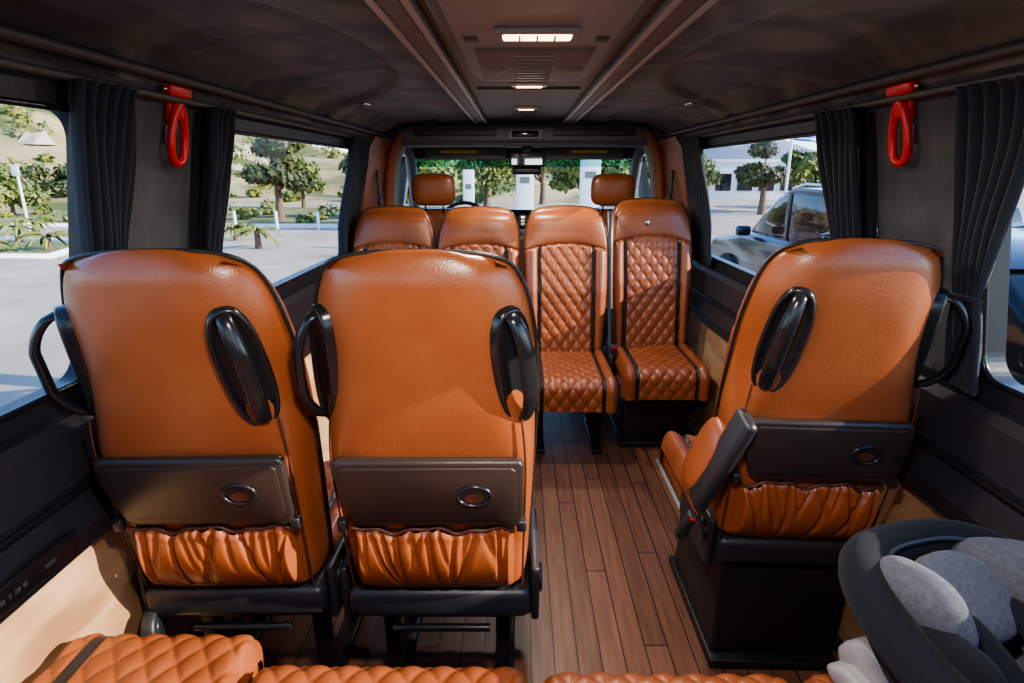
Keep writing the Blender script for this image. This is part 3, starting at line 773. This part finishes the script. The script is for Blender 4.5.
for k in range(5): box('shop_window',(1.2,.1,1.3),(-3.4+1.7*k,-3.02,1.35),CARG,wb,0)
def mt(u,v):
    ang=math.radians(5+80*u); r=150+v*60
    h=(8+5*math.sin(u*9)+3*math.sin(u*23+1))*sst(0,.8,v)
    return (r*math.cos(ang),r*math.sin(ang),GZ-.5+h)
vs,fs=grid(80,8,mt); mesh('distant_mountains',vs,fs,MTN)
def car(x,y,rz,scale=1.0):
    e=empty('parked_car',(x,y,GZ),rz=rz); e.scale=(scale,)*3
    body=[(-2.25,.35),(-2.28,.75),(-2.15,1.02),(-1.2,1.08),(1.0,1.08),(1.35,1.02),(2.1,.90),(2.28,.70),(2.25,.35)]
    plate('body',body,1.80,CARP,e,.09,axis='x')
    cabp=[(-2.05,1.02),(-1.75,1.58),(-1.3,1.68),(-.1,1.70),(.35,1.60),(1.15,1.05)]
    plate('greenhouse',cabp,1.52,CARG,e,.06,axis='x')
    roof=[(-1.72,1.60),(-1.3,1.70),(-.1,1.725),(.32,1.63),(-.1,1.66),(-1.3,1.64)]
    plate('roof',roof,1.50,CARP,e,.02,axis='x')
    for sx in (-1,1):
        for yy in (-1.0,.0): box('door_pillar',(.03,.08,.62),(sx*.765,yy,1.34),CARP,e,.01)
        tube('roof_rail',[(sx*.68,-1.6,1.68),(sx*.68,-1.2,1.75),(sx*.68,-.2,1.77),(sx*.68,.1,1.71)],.02,CHR,e)
        box('wing_mirror',(.2,.12,.14),(sx*1.0,.75,1.12),CARP,e,.04)
        box('head_lamp',(.35,.1,.15),(sx*.68,2.2,.78),CHR,e,.03)
        for yy in (-1.4,1.42):
            cyl('tyre',.36,.24,(sx*.82,yy,.36),RUB,e,rot=(0,pi/2,0),bev=.03); cyl('rim',.22,.26,(sx*.82,yy,.36),CHR,e,rot=(0,pi/2,0),n=10)
car(4.7,8.9,math.radians(4),1.12); car(3.2,3.4,math.radians(178),1.02); car(9.5,17,math.radians(160))
# ---------------------------------------------------------------- light
w=bpy.data.worlds.new('World'); sc.world=w; w.use_nodes=True
nt=w.node_tree; bg=nt.nodes['Background']
sky=N(nt,'ShaderNodeTexSky'); sky.sky_type='NISHITA'; sky.sun_disc=False; sky.sun_elevation=math.radians(30); sky.sun_rotation=math.radians(98); sky.air_density=1.0; sky.dust_density=.2; sky.ozone_density=3
mxs=N(nt,'ShaderNodeMix',data_type='RGBA',blend_type='MULTIPLY'); mxs.inputs[0].default_value=1; mxs.inputs[7].default_value=(.80,.95,1.12,1)
nt.links.new(sky.outputs[0],mxs.inputs[6]); nt.links.new(mxs.outputs[2],bg.inputs[0]); bg.inputs[1].default_value=.48
S=bpy.data.lights.new('sun','SUN'); S.energy=10.5; S.angle=.009; S.color=(1,.90,.74)
so=bpy.data.objects.new('sun',S); so.rotation_euler=Vector((.85,-.14,.395)).to_track_quat('Z','Y').to_euler(); so.location=(5,-10,10); link(so)
# ---------------------------------------------------------------- camera
cd=bpy.data.cameras.new('camera'); cd.lens=36*600/1024; cd.sensor_width=36; cd.clip_start=.02; cd.clip_end=800
co=bpy.data.objects.new('camera',cd); co.location=(-.04,0,1.40); co.rotation_euler=(math.radians(90-15.8),0,math.radians(.57)); link(co)
sc.camera=co
sc.view_settings.view_transform='AgX'
sc.view_settings.look='AgX - Medium High Contrast'
sc.view_settings.exposure=.25
